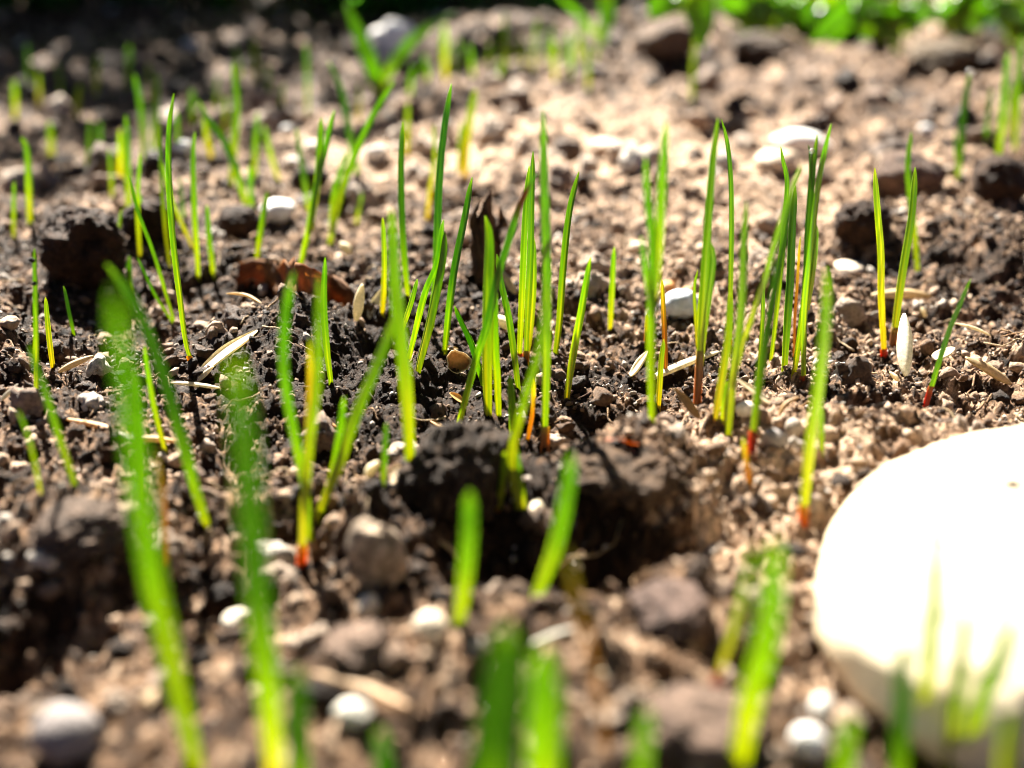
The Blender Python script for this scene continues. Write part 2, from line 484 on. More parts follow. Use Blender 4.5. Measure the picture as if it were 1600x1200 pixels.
# --- left side, background to foreground
S("blurred lone sprout bent at its tip, beyond the dark clod at the left edge", 'g', [(11, [(34, 214), (44, 244), (48, 349)])], lean=.1)
S("short blurred sprout at the left edge beyond the dark clod", 'y', [(8, [(23, 283), (23, 375)])])
S("blurred upright green sprout behind the dark clod, leftmost of the background cluster", 'g', [(12, [(139, 188), (135, 265)])])
S("faint thin sprout just beside the leftmost sprout of the background cluster", 'g', [(8, [(156, 190), (154, 244)])])
S("blurred yellow sprout rising behind the top of the dark clod", 'y', [(11, [(170, 232), (174, 312)])])
S("blurred pale yellow sprout in the background cluster behind the dark clod", 'y', [(10, [(187, 202), (187, 288)])])
S("bright green blurred sprout standing right behind the edge of the dark clod", 'g', [(13, [(196, 180), (197, 250), (200, 342)])])
S("blurred sprout curving left, in the background cluster behind the tallest left sprout", 'g', [(11, [(210, 116), (218, 150), (224, 195), (226, 248)])])
S("blurred straight sprout whose tip is highest of the background cluster", 'g', [(12, [(245, 114), (243, 180), (242, 248)])])
S("slender green sprout close behind the tallest left sprout", 'g', [(11, [(249, 195), (250, 270), (256, 350), (264, 414)])], lean=.1)
S("thin pale stem leaning behind the tallest left sprout", 'y', [(7, [(252, 250), (270, 320), (300, 388)])])
S("tallest sprout at left, dark speck on it, orange red base", 'g', [(13, [(272, 146), (266, 200), (265, 262), (270, 356), (283, 470), (292, 537), (302, 570)])], 'o', .1, lean=-.1)
S("thin yellowish sprout crossing behind the forked left sprout", 'y', [(7, [(219, 238), (214, 319), (219, 408)])])
S("forked sprout of two blades leaning left beside the dark clod", 'g', [(11, [(201, 272), (214, 330), (240, 401), (272, 508)]), (9, [(214, 402), (226, 430), (243, 465), (270, 506)])])
S("short yellow sprout in front of the right end of the dark clod", 'y', [(9, [(191, 326), (186, 370), (180, 418)])])
S("short leaning sprout behind the forked left sprout", 'y', [(8, [(216, 300), (224, 345), (238, 380)])])
S("stubby green blade standing before the dark clod", 'g', [(11, [(202, 400), (203, 440), (206, 472)])])
S("straight green sprout with a kinked withered tip, right of the tallest left sprout", 'g', [(12, [(305, 206), (301, 225), (300, 260), (302, 337), (309, 440)])])
S("short pointed sprout beside the one with the kinked tip", 'g', [(9, [(323, 320), (326, 370), (334, 437)])])
S("blurred dull green blade low behind the sprout with the kinked tip", 'd', [(9, [(281, 278), (285, 305), (289, 342)])])
S("short bright sprout before the white pebble, behind the brown leaf", 'g', [(10, [(418, 300), (410, 350), (402, 410)])])
S("strong sprout of two blades close together behind the brown leaf", 'g', [(13, [(523, 172), (512, 225), (499, 277), (484, 360), (469, 426)]), (11, [(502, 184), (500, 225), (497, 275), (486, 350)])])
S("dark sprout leaning far left towards the background cluster", 'd', [(12, [(311, 157), (326, 186), (345, 210), (367, 255), (380, 300), (388, 328)])])
S("short yellow-green sprout at the foot of the dark leaning sprout", 'g', [(9, [(390, 259), (394, 342)])])
S("tall blurred sprout behind the dark leaning sprout", 'g', [(11, [(364, 97), (370, 160), (366, 230), (362, 290)])])
S("blurred upright sprout right of the dark leaning sprout", 'g', [(10, [(403, 176), (399, 240), (399, 276)])])
S("blurred yellowish sprout leaning left over the white pebble", 'y', [(8, [(412, 195), (422, 240), (435, 283)])])
S("thin sprout with a dull stem behind the strong two-bladed sprout", 'd', [(8, [(463, 201), (468, 235), (474, 270), (482, 332)])])
S("arching sprout with light tip bent left, reddish foot, in upper middle left", 'd', [(12, [(513, 96), (526, 118), (537, 150), (548, 210), (562, 290)])], 'o', .14)
S("sprout of two blades leaning right below the broad-leaved weed", 'g', [(11, [(617, 127), (586, 176), (556, 240), (534, 300), (516, 381)]), (9, [(544, 236), (525, 292), (518, 350)])])
S("short pale sprout right of the two-bladed leaning sprout", 'y', [(7, [(566, 300), (555, 354)])])
S("faint short sprout behind the strong two-bladed sprout, far back", 'g', [(9, [(444, 131), (439, 190)])])
S("faint tall thin sprout far back above the strong two-bladed sprout", 'g', [(8, [(479, 67), (481, 120), (482, 182)])])
S("faint yellow sprout far back beside the broad-leaved weed", 'y', [(9, [(561, 128), (559, 190)])])
S("blurred amber sprout behind the dark leaning sprout's tip", 'y', [(10, [(319, 180), (323, 215), (330, 247)])])
S("slim sprout with two dark specks at the left edge", 'g', [(9, [(54, 388), (56, 455), (57, 540), (58, 621)])])
S("short yellow sprout beside the one with dark specks", 'y', [(8, [(71, 464), (76, 520), (83, 577)])])
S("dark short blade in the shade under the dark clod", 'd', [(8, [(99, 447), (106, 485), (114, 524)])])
S("green sprout leaning left at the left edge, below the speckled one", 'g', [(12, [(47, 539), (56, 570), (69, 605), (90, 672), (117, 757)])])
S("dull small sprout in the lower left beside the leaning one", 'y', [(9, [(28, 642), (45, 691), (62, 771)])])
S("big arched blade bending left in front of the forked sprout", 'd', [(19, [(166, 412), (186, 440), (212, 480), (247, 567), (281, 680), (300, 750), (322, 824)])], lean=-.12)
S("blurred broad blade rising from the bottom edge at lower left", 'g', [(33, [(178, 450), (186, 520), (205, 640), (222, 790), (240, 905), (270, 1040), (308, 1205)])], lean=-.15)
S("blurred green sprout standing before the big arched blade", 'g', [(16, [(212, 575), (216, 640), (220, 730), (221, 828)])], lean=-.2)
S("yellow stem behind the big arched blade, at the pale straw", 'y', [(10, [(226, 541), (240, 624), (250, 670), (259, 711)])])
S("thin brown stem beside the blurred broad blade at lower left", 'b', [(7, [(244, 700), (254, 770), (259, 850), (262, 925)])])
S("widest blurred blade, its tip dark green, rising from the bottom edge", 'd', [(40, [(364, 555), (372, 620), (384, 740), (392, 850), (404, 985), (416, 1090), (428, 1215)])], lean=-.15)
S("tall wavy blurred blade in front of the brown leaf", 'g', [(17, [(459, 425), (446, 480), (441, 560), (448, 630), (462, 700), (474, 760), (484, 850)])], 'o', .07, lean=-.1)
S("olive amber blade beside the tall wavy blade", 'y', [(15, [(499, 432), (498, 510), (494, 600), (484, 680), (476, 770), (470, 886)])], 'o', .16, lean=-.1)
S("short amber blade between the wavy blade and the olive blade", 'o', [(11, [(484, 530), (484, 620), (479, 720), (478, 820)])])
S("slim dark sprout with pale foot standing right of the brown leaf", 'g', [(10, [(508, 402), (506, 474), (511, 549), (517, 601)])])
S("long blade leaning right with a shorter one at its side", 'g', [(17, [(616, 492), (604, 530), (585, 578), (555, 650), (525, 736), (495, 824)]), (12, [(538, 620), (534, 665), (525, 720), (512, 775)])], lean=-.1)
S("small green blade before the pale husk heap", 'g', [(14, [(603, 661), (600, 705), (597, 761)])])
# --- middle
S("dark straight sprout behind the bright broad one, middle left", 'd', [(11, [(629, 190), (626, 262), (629, 375), (637, 468)])])
S("thin yellow sprout standing left of the dark straight sprout", 'y', [(9, [(598, 340), (601, 412), (598, 498)])])
S("bright broad blade sloping across the middle left to the dark mound", 'g', [(20, [(612, 327), (614, 380), (617, 436), (627, 530), (636, 620), (642, 740)])], lean=-.1)
S("tall sprout with white tip, second tallest of the middle", 'd', [(12, [(705, 131), (693, 206), (686, 281), (683, 356), (680, 440), (672, 520)])], lean=.1)
S("tuft of three blades leaning right at the foot of the tall white-tipped sprout", 'g', [(17, [(695, 362), (688, 417), (670, 504), (652, 580)]), (12, [(693, 343), (684, 412), (665, 460), (643, 548)]), (8, [(652, 436), (643, 470), (632, 505)])])
S("dark curved sprout beside the bark piece, tip bent right", 'd', [(12, [(738, 277), (727, 340), (712, 415), (703, 480), (695, 556)])])
S("blurred yellow pair of blades behind the tall white-tipped sprout", 'y', [(13, [(743, 139), (734, 190), (728, 235), (727, 279)]), (9, [(722, 190), (717, 262)])])
S("thin pale sprout close behind the tall white-tipped sprout", 'y', [(8, [(678, 195), (680, 244), (673, 300), (667, 350)])])
S("faint pale sprout far behind the dark straight sprout", 'y', [(8, [(637, 160), (635, 244)])])
S("brightest tall broad blade in the very middle", 'g', [(18, [(848, 172), (847, 262), (850, 375), (851, 455), (851, 567), (848, 704)])], 'p', .14, lean=-.15)
S("sprout with a red foot left of the brightest blade", 'g', [(10, [(827, 259), (821, 337), (817, 436), (812, 558)])], 'r', .1)
S("narrow sprout with pink foot touching the brightest blade", 'g', [(10, [(833, 236), (831, 300), (829, 400), (825, 480), (822, 560)])], 'p', .12)
S("short narrow blade between the brightest blade and the red-footed sprout", 'y', [(10, [(834, 371), (833, 450), (828, 520), (824, 552)])])
S("long leaning blade with a brown withered band, crossing the middle", 'w', [(15, [(839, 270), (815, 318), (797, 375), (777, 442), (762, 510), (744, 567), (716, 682)])], lean=-.05)
S("broad green pair of blades standing at the dark mound, middle", 'g', [(21, [(758, 337), (763, 375), (761, 455), (759, 560), (761, 652)]), (15, [(772, 430), (771, 520), (775, 600), (778, 662)])], lean=-.1)
S("dark blade leaning left across the foot of the broad pair", 'd', [(14, [(711, 478), (724, 505), (740, 540), (759, 608)])], lean=-.1)
S("thin curved sprout between the broad pair and the brightest blade", 'g', [(11, [(776, 397), (782, 440), (796, 507), (809, 606)])])
S("bowed broad blade curving left in front of the brightest blade", 'g', [(19, [(858, 440), (846, 540), (824, 620), (806, 685), (802, 735), (812, 802)])], lean=-.2)
S("short blunt blade between the broad pair and the bowed blade", 'g', [(14, [(796, 586), (798, 620), (801, 690)])])
S("short amber sprout just behind the white blurred husk", 'y', [(11, [(789, 705), (785, 755), (779, 802)])], 'o', .3)
S("short green blade right beside the white husk", 'g', [(11, [(806, 700), (812, 750), (818, 796)])])
S("bent slim sprout with bright rim right of the brightest blade", 'g', [(12, [(905, 268), (891, 330), (882, 410), (875, 504), (867, 569)])])
S("straight amber sprout with green tip right of the middle", 'y', [(12, [(923, 402), (909, 485), (896, 555), (886, 622)])])
S("short lone amber sprout with rounded tip behind the straight amber one", 'y', [(9, [(960, 386), (957, 450), (954, 517)])])
S("amber stub half hidden behind the bowed blade", 'o', [(10, [(835, 590), (834, 640), (826, 690)])])
# --- right of the middle
S("three-bladed sprout standing before the bluish pebble", 'g', [(16, [(1009, 244), (1015, 319), (1022, 380), (1021, 440), (1019, 530), (1020, 662)]), (13, [(1041, 191), (1035, 281), (1030, 375), (1024, 450)]), (9, [(1002, 369), (1009, 420), (1017, 470)])], lean=-.05)
S("short amber shoot hugging the three-bladed sprout", 'o', [(8, [(1034, 436), (1037, 500), (1040, 584)])])
S("small yellow shoot at the foot of the three-bladed sprout", 'y', [(10, [(1037, 530), (1032, 570), (1028, 640)])])
S("dark red stub behind the three-bladed sprout", 'o', [(8, [(1012, 490), (1010, 545)])], 'r', .7)
S("hairpin's left arm, tall blade with pink foot", 'g', [(12, [(1122, 184), (1115, 244), (1109, 319), (1103, 400), (1097, 500), (1090, 632)]), (13, [(1108, 374), (1114, 405), (1109, 450), (1099, 520), (1094, 580)])], 'p', .27)
S("hairpin's right arm, tall blade touching its neighbour's tip", 'g', [(10, [(1127, 186), (1134, 215), (1139, 250), (1142, 319), (1141, 431), (1138, 546)])], 'r', .12)
S("short curved pair of blades right beside the bluish pebble", 'y', [(8, [(1090, 421), (1084, 455), (1088, 543)]), (6, [(1097, 448), (1093, 480), (1090, 510)])])
S("blunt yellow sprout crossing before the hairpin's right arm", 'y', [(13, [(1141, 457), (1137, 530), (1126, 600), (1116, 660)])], 'o', .14)
S("forked yellow-green sprout opening like a V, right of the hairpin", 'g', [(14, [(1166, 315), (1161, 375), (1159, 440), (1154, 511), (1145, 579), (1136, 692)]), (13, [(1251, 257), (1234, 300), (1210, 375), (1187, 455), (1162, 530), (1147, 585)])], 'p', .1)
S("yellow shoot at the foot of the forked V sprout", 'y', [(9, [(1137, 595), (1132, 630), (1130, 668)])])
S("dark broad blade with a deep red foot leaning right", 'd', [(15, [(1241, 288), (1231, 356), (1213, 448), (1199, 530), (1187, 605), (1176, 712)])], 'r', .17)
S("short kinked blade tip bending left behind the V sprout", 'g', [(10, [(1220, 229), (1224, 250), (1231, 285), (1226, 360), (1216, 470), (1206, 560)])])
S("thin yellow stem behind the dark red-footed blade", 'y', [(9, [(1192, 425), (1190, 500), (1184, 598)])])
S("straight blade with a wide pale foot beside the tall pair", 'd', [(12, [(1243, 290), (1238, 350), (1234, 442), (1230, 500), (1225, 581)])])
S("tall blade with a split tip holding a dew bead", 'd', [(12, [(1277, 210), (1270, 255), (1263, 337), (1259, 431), (1252, 500), (1240, 583)]), (5, [(1263, 226), (1266, 240), (1266, 275)])])
S("rightmost of the tall pair, red foot, pointed white tip", 'g', [(12, [(1299, 193), (1286, 255), (1276, 319), (1268, 394), (1259, 480), (1256, 596)]), (8, [(1276, 351), (1273, 400), (1264, 470)])], 'r', .09)
S("short amber blade squeezed between the tall pair", 'o', [(7, [(1251, 369), (1247, 442), (1243, 500), (1241, 560)])])
S("lone blurred blade with orange foot beside the big white stone", 'g', [(16, [(1291, 421), (1292, 474), (1287, 537), (1277, 624), (1264, 717), (1255, 824)])], 'o', .17, lean=-.1)
S("small pale shoot behind the lone blade beside the big white stone", 'y', [(8, [(1284, 635), (1284, 680), (1283, 716)])])
S("brownish stub before the red-footed dark blade", 'o', [(9, [(1161, 684), (1166, 720), (1171, 764)])])
S("yellow sprout with a red foot, left of the upright white seed", 'y', [(11, [(1367, 262), (1371, 319), (1377, 394), (1378, 470), (1382, 558)])], 'r', .13)
S("green sprout leaning right, foot at the upright white seed", 'g', [(12, [(1430, 261), (1424, 337), (1410, 424), (1402, 480), (1394, 543)])], 'p', .2)
S("wavy sprout behind the one leaning at the upright white seed", 'g', [(9, [(1424, 206), (1418, 265), (1424, 325), (1430, 380), (1433, 424)])])
S("slanting sprout with crimson foot between the seeds above the big stone", 'd', [(11, [(1517, 436), (1502, 475), (1487, 511), (1465, 579), (1448, 637)])], 'r', .3)
S("sprout with a dewdrop on its tip, upper right", 'd', [(11, [(1515, 114), (1509, 150), (1503, 200), (1496, 279)]), (5, [(1493, 206), (1494, 240)])])
S("thin short sprout right of the dewdrop sprout", 'd', [(8, [(1549, 139), (1545, 175), (1540, 223)])])
S("blurred slim sprout second from the upper right edge", 'g', [(11, [(1575, 80), (1567, 157), (1559, 242)])])
S("blurred sprout at the upper right edge", 'g', [(12, [(1597, 54), (1592, 142), (1587, 234)])])
S("amber thin sprout between the two at the upper right edge", 'y', [(7, [(1583, 130), (1575, 215)])])
S("tiny dark shoot behind the lone blade beside the big stone, on pale sand", 'd', [(7, [(1293, 415), (1296, 452)])])
# --- foreground
S("short thick blurred blade in the lower middle before the dark mound", 'g', [(23, [(734, 767), (733, 840), (727, 905), (718, 973)])], lean=-.25)
S("thick pale blurred blade leaning right in the lower middle", 'g', [(23, [(893, 708), (884, 780), (866, 860), (838, 938)])], lean=-.25)
S("bent brown thin stem in the lower middle", 'b', [(13, [(884, 855), (900, 935), (923, 1012), (938, 1100), (948, 1180)])], lean=-.15)
S("very blurred dark blade at the bottom edge, middle", 'd', [(70, [(792, 975), (784, 1060), (770, 1160), (760, 1330)])], lean=-.45)
S("very blurred bright blade at the bottom edge, middle", 'g', [(52, [(848, 1010), (852, 1100), (850, 1200), (846, 1330)])], lean=-.45)
S("thin blurred sprout with red foot left of the big white stone", 'y', [(11, [(1174, 852), (1158, 937), (1140, 1005), (1115, 1078)])], 'r', .26, lean=-.1)
S("blurred broad green blade left of the big white stone", 'g', [(34, [(1212, 845), (1206, 930), (1196, 1010), (1170, 1110), (1150, 1230)])], lean=-.35)
S("long thin-tipped blade standing in front of the big white stone", 'g', [(23, [(1457, 742), (1459, 860), (1456, 970), (1446, 1080), (1438, 1210)])], lean=-.3)
S("blurred blade low before the big white stone", 'g', [(26, [(1506, 955), (1500, 1030), (1488, 1120), (1480, 1230)])], lean=-.35)
S("blurred blade leaning right at the foot of the big white stone", 'g', [(32, [(1586, 965), (1560, 1040), (1532, 1120), (1500, 1240)])], lean=-.4)
S("faint blurred short blade before the left part of the big white stone", 'd', [(26, [(1412, 1005), (1412, 1080), (1408, 1180), (1404, 1260)])], lean=-.4)
S("blurred dark stub at the bottom edge, lower left", 'd', [(32, [(462, 1045), (464, 1120), (470, 1260)])], lean=-.45)
S("blurred green stub at the bottom edge beside the pale twig", 'd', [(26, [(594, 1140), (598, 1210), (604, 1330)])], lean=-.45)
S("blurred pale blade at the bottom right corner", 'y', [(34, [(1590, 1100), (1580, 1180), (1570, 1330)])], lean=-.45)
S("blurred green blade at the bottom edge below the big white stone", 'g', [(30, [(1330, 1120), (1322, 1190), (1316, 1330)])], lean=-.45)
S("blurred green blade at the bottom edge between the brown stem and the red-footed sprout", 'g', [(26, [(1010, 1110), (1002, 1190), (990, 1330)])], lean=-.45)

def speck(root_label, px, py, w):
    root = next(o for o in col.objects if o.get("label") == root_label)
    g = np.array(root.location); p = at_plane(px, py, g[1] - .0007); r = w / 2 * depth_of(p) / F_PX
    V, F = lump(2, int(px), .35, 1.6); V = V * r * np.array([1.1, .7, .9])
    add("dirt_speck", make_mesh("dirt_speck", V, F, np.array((.02, .012, .008)), M_CRUMB), root, p - g)
speck("slim sprout with two dark specks at the left edge", 50, 407, 10)
speck("slim sprout with two dark specks at the left edge", 53, 443, 8)
speck("tallest sprout at left, dark speck on it, orange red base", 267, 265, 4)

# --- the far row behind the bare soil: nothing tells these apart
FAR = [(695, 37, 124), (712, 60, 118), (762, 64, 108), (792, 19, 126), (834, 30, 114), (856, 41, 103), (868, 60, 126), (905, 26, 96), (738, 70, 122),
       (815, 55, 118), (640, 100, 150), (890, 50, 120), (668, 85, 132), (60, 110, 170), (95, 95, 165), (120, 130, 185), (25, 125, 190), (340, 120, 170), (400, 60, 130),
       (300, 140, 200), (420, 100, 165), (920, 70, 140), (780, 90, 130), (350, 150, 215), (275, 175, 235), (45, 70, 140), (150, 85, 150), (200, 70, 140), (235, 100, 160), (80, 190, 250), (375, 70, 125)]
ORD = "first second third fourth fifth sixth seventh eighth ninth tenth eleventh twelfth thirteenth fourteenth fifteenth sixteenth seventeenth eighteenth nineteenth twentieth".split()
FAR.sort()
nl = sum(1 for f in FAR if f[0] < 500)
for i, (x, t, b) in enumerate(FAR):
    lab = (ORD[i] + " from the left of the shaded blurred sprouts far back at upper left") if i < nl else (ORD[i - nl] + " from the left in the far row of sprouts behind the bare soil")
    dx = random.uniform(-8, 8)
    S(lab, random.choice('ggyy'), [(random.uniform(7, 11), [(x + dx, t), (x + dx * .3, (t + b) / 2), (x, b)])], group="blurred sprouts far back", simple=True)

# ---------------------------------------------------------------- the big white stone
def big_stone():
    g = ground(1600, 1018)
    V, F = lump(6, 5, .07, .9, .012, 7)
    V = V * np.array([.0185, .027, .0112]); V[:, 2] = np.where(V[:, 2] < 0, V[:, 2] * .8, V[:, 2])
    a = math.radians(-38); R = np.array(Matrix.Rotation(a, 3, 'Z')); V = V @ R.T
    ns = vnoise3(V * 260 + 4, 91); n2 = vnoise3(V * 900, 92)
    C = np.tile((.77, .64, .44), (len(V), 1))
    st = smooth(ns, .35, .6)[:, None] * .5 * (.6 + .4 * n2[:, None]); C = C * (1 - st) + np.array((.62, .45, .20)) * st
    o = add("stone", make_mesh("stone", V, F, C, M_STONE), None, (g[0] + .004, g[1] + .004, .003))
    pv, pf = lump(3, 77, .4, 1.6); d = ray(1576, 757); 
    me = o.data; best = None; cam_p = np.array([0, 0, CAM_H]); loc = np.array(o.location)
    W3 = V + loc; u = 800 + W3[:, 0] / (W3[:, 1] * CP - (W3[:, 2] - CAM_H) * SP) * F_PX
    zc = W3[:, 1] * CP - (W3[:, 2] - CAM_H) * SP; v = 600 - (W3[:, 1] * SP + (W3[:, 2] - CAM_H) * CP) / zc * F_PX
    nn = np.zeros(len(V) * 3, np.float32); me.vertices.foreach_get('normal', nn)
    vd = cam_p - W3; facing = (nn.reshape(-1, 3) * vd).sum(1) / np.linalg.norm(vd, axis=1)
    for (px, py, w) in ((1576, 757, 30), (1545, 772, 9), (1512, 812, 9), (1478, 850, 6)):
        i = int(np.argmin((u - px) ** 2 + (v - py) ** 2 + 1e7 * (facing < .15)))
        r = w / 2 * zc[i] / F_PX
        add("dirt_crumb", make_mesh("dirt_crumb", pv * r * np.array([1.2, 1, .7]), pf, np.array((.05, .03, .015)), M_CRUMB), o, V[i])
    return tag(o, "big smooth cream white stone half buried at the right", "stone"), g
STONE, _ = big_stone()

# ---------------------------------------------------------------- clods and pebbles: (pixel centre of foot, pixel width, height ratio)
def clod(label, px, py, w, hr=.8, color=(.050, .025, .012), sub=5, seed=1, dr=.9, name="soil_clod", cat="clod", mat=None, rough=.22, fine=.075, sink=.25, group=None):
    g = ground(px, py); zc = depth_of(g); r = w / 2 * zc / F_PX
    V, F = lump(sub, seed, rough, 1.2, fine, 5)
    n = vnoise3(V * 3.5, seed + 40)
    C = np.array(color)[None, :] * (1 + .55 * n[:, None]) if mat is None else np.array(color)[None, :] * (1 + .12 * n[:, None])
    V = V * np.array([r, r * dr, r * hr])
    o = add(name, make_mesh(name, V, F, np.clip(C, 0, .9), mat or M_SOIL), None, (g[0], g[1] + r * dr * .7, g[2] + r * hr * (1 - 2 * sink)))
    o.rotation_euler = (0, 0, seed * 1.7)
    tag(o, label, cat, group)
    return o
clod("large dark peaty clod at the left edge behind the speckled sprout", 120, 452, 150, .92, seed=3, sub=6, fine=.11, sink=.1)
clod("smaller dark clod just right of the large peaty one", 235, 378, 85, .8, seed=4, fine=.1, sink=.12)
clod("dark round clod behind the short pointed sprout", 368, 375, 70, .8, seed=6, sink=.15)
clod("dark clod behind the foot of the arching red-footed sprout", 480, 300, 70, .6, seed=16, sink=.15)
clod("dark clump in the shade of the pale sand, right of the tall pair", 1352, 385, 92, .75, seed=8, fine=.12, sink=.12)
clod("rounded brown clod left of the sprout with the dewdrop", 1428, 305, 112, .62, (.13, .08, .055), seed=9, fine=.04, sink=.15)
clod("dark clod at the right edge below the dewdrop sprout", 1570, 318, 105, .7, seed=10, sink=.12)
clod("brown far clod under the leafy weeds at upper right", 1480, 120, 120, .45, (.11, .075, .04), seed=12, sink=.1, sub=4)
clod("blurred brown far clod at the top beside the white-headed weed", 1040, 92, 110, .5, (.14, .085, .05), seed=13, sink=.1, sub=4)
clod("blurred far clod below the leafy weeds, right of the drooping weed", 1190, 95, 90, .45, (.10, .065, .04), seed=14, sink=.1, sub=4)
clod("dark crumbly mound in the lower middle behind the short thick blade", 715, 815, 175, .95, (.05, .032, .02), seed=21, sub=6, fine=.13, sink=.22)
clod("brown crumbly mound below the orange flake", 985, 800, 190, .5, (.11, .068, .04), seed=22, sub=6, fine=.12, sink=.25)
clod("greyish brown clod at the left edge in the foreground", 110, 870, 150, .5, (.13, .09, .065), seed=23, sub=6, fine=.12, sink=.25)
clod("pale tan lump standing beneath the pale husk heap", 588, 915, 88, 1.5, (.46, .35, .25), seed=24, fine=.07, sink=.25)
clod("brown blurred clod in the foreground left of the red-footed sprout", 1050, 1000, 150, .45, (.15, .10, .08), seed=25, fine=.1, sink=.25)
clod("brown flat clod at the bottom between the pale straw and the edge", 1100, 1190, 190, .45, (.2, .135, .10), seed=26, fine=.08, sink=.3)
clod("tan blurred clod at the bottom left of the very blurred blades", 560, 1040, 110, .5, (.22, .15, .11), seed=27, fine=.09, sink=.25)
def pebble(label, px, py, w, hr=.75, color=(.72, .68, .60), seed=1, dr=.8, group=None, rough=.16, sink=.2):
    return clod(label, px, py, w, hr, color, 4, seed, dr, "pebble", "pebble", M_PEBBLE, rough, .015, sink, group)
W_ = (.78, .75, .70)
pebble("flat bright white pebble behind the tall pair, largest of the back", 1255, 240, 100, .42, W_, 31, .6)
pebble("cream flat lump in front of the bright white pebble", 1215, 268, 90, .4, (.55, .43, .30), 32, .7)
pebble("speckled bluish white pebble behind the three-bladed sprout", 1066, 500, 66, .72, (.60, .63, .68), 33, sink=.15)
pebble("small orange pebble above the bluish white one", 1042, 462, 32, .7, (.62, .30, .10), 34)
pebble("small orange crumb of stone between the bluish pebble and the curved pair", 1076, 465, 22, .7, (.60, .32, .13), 35)
pebble("bright white pebble behind the short bright sprout", 432, 346, 66, .62, W_, 36)
pebble("white blurred pebble behind the strong two-bladed sprout, nearer the weed", 588, 250, 34, .7, W_, 37)
pebble("white blurred pebble left of the strong two-bladed sprout", 448, 214, 26, .8, W_, 38)
pebble("small glinting pebble below the other left of the two-bladed sprout", 456, 262, 22, .8, W_, 39)
pebble("blurred pale pebble beside the tallest left sprout", 285, 240, 34, .65, W_, 40)
pebble("pale blurred pebble between the two-bladed sprout and the leaning one", 490, 240, 34, .6, (.7, .62, .5), 41)
pebble("round cream pebble in the foreground before the dark mound", 672, 1012, 58, .95, (.70, .58, .43), 42, .9, rough=.08, sink=.12)
pebble("small white pebble left of the round cream one", 575, 970, 38, .95, (.74, .66, .54), 43)
pebble("white bright pebble at the bottom edge left of the big stone", 1266, 1182, 58, .85, W_, 44, rough=.08)
pebble("pale pebble right above the one at the bottom edge", 1287, 1122, 44, .75, (.7, .66, .6), 45)
pebble("smooth grey pebble between the red foot and the lone blade", 1213, 702, 44, .72, (.24, .21, .19), 46, rough=.08)
pebble("greyish brown pebble behind the smooth grey one", 1241, 684, 34, .9, (.28, .23, .18), 47, rough=.08)
pebble("round white pebble behind the red foot of the dark blade", 1167, 655, 32, .8, (.66, .58, .48), 48, rough=.08)
pebble("tan pebble in the bare soil right of the brightest blade", 945, 240, 52, .5, (.62, .47, .34), 49)
pebble("white pebble far back under the broad-leaved weed", 614, 92, 64, .8, W_, 50, rough=.3, sink=.02)
pebble("white pebble far back at the upper right edge", 1562, 72, 52, .8, (.72, .74, .76), 51, sink=.05)
pebble("tiny white pebble between the wavy sprout and the dewdrop sprout", 1450, 215, 30, .7, W_, 52)
pebble("small pale pebble beside the wavy sprout's tip", 1390, 165, 32, .6, (.55, .47, .36), 53)
pebble("brown pebble in the bare soil behind the hairpin", 1090, 205, 44, .7, (.32, .21, .13), 54)
pebble("grey pebble at the bottom left corner", 95, 1195, 120, .8, (.22, .19, .175), 55, rough=.1)
pebble("pale flat pebble before the blurred broad blade at the bottom", 365, 985, 46, .6, (.66, .58, .46), 56)
pebble("white pebble at the bottom between two blurred stubs", 548, 1135, 64, .55, (.6, .56, .47), 57)
pebble("small rusty pebble above the bottom edge right of the left blade", 240, 1110, 40, .6, (.42, .3, .17), 58)
pebble("pale pebble behind the short lone amber sprout", 1000, 395, 34, .55, (.66, .52, .38), 59)
pebble("tan flat pebble on the sand behind the yellow red-footed sprout", 1330, 430, 60, .3, (.66, .55, .42), 60)

# ---------------------------------------------------------------- seeds, husks, straw
def spindle(L, W, H, bend=0.0, blunt=.55, n=18, m=12, ridge=.12, hollow=False, seed=0):
    V, F = [], []
    for i in range(n):
        t = i / (n - 1); r = max(.04, math.sin(math.pi * (.02 + .96 * t)) ** blunt) * (1 - .25 * t)
        z0 = bend * math.sin(math.pi * t) * L
        for k in range(m):
            f = 2 * math.pi * k / m
            q = 1 + ridge * math.cos(4 * f + seed) + .04 * math.sin(9 * t + seed + f)
            c, s = math.cos(f) * q, math.sin(f) * q
            if hollow and s > 0: s *= -.55
            V.append(((t - .5) * L, c * r * W / 2, s * r * H / 2 + z0))
    F = [[i * m + k, i * m + (k + 1) % m, (i + 1) * m + (k + 1) % m, (i + 1) * m + k] for i in range(n - 1) for k in range(m)]
    F += [list(range(m))[::-1], list(range((n - 1) * m, n * m))]
    return np.array(V), F
STRAW, PALE, DRY, ORG = (.52, .39, .23), (.74, .65, .50), (.30, .19, .09), (.62, .20, .02)
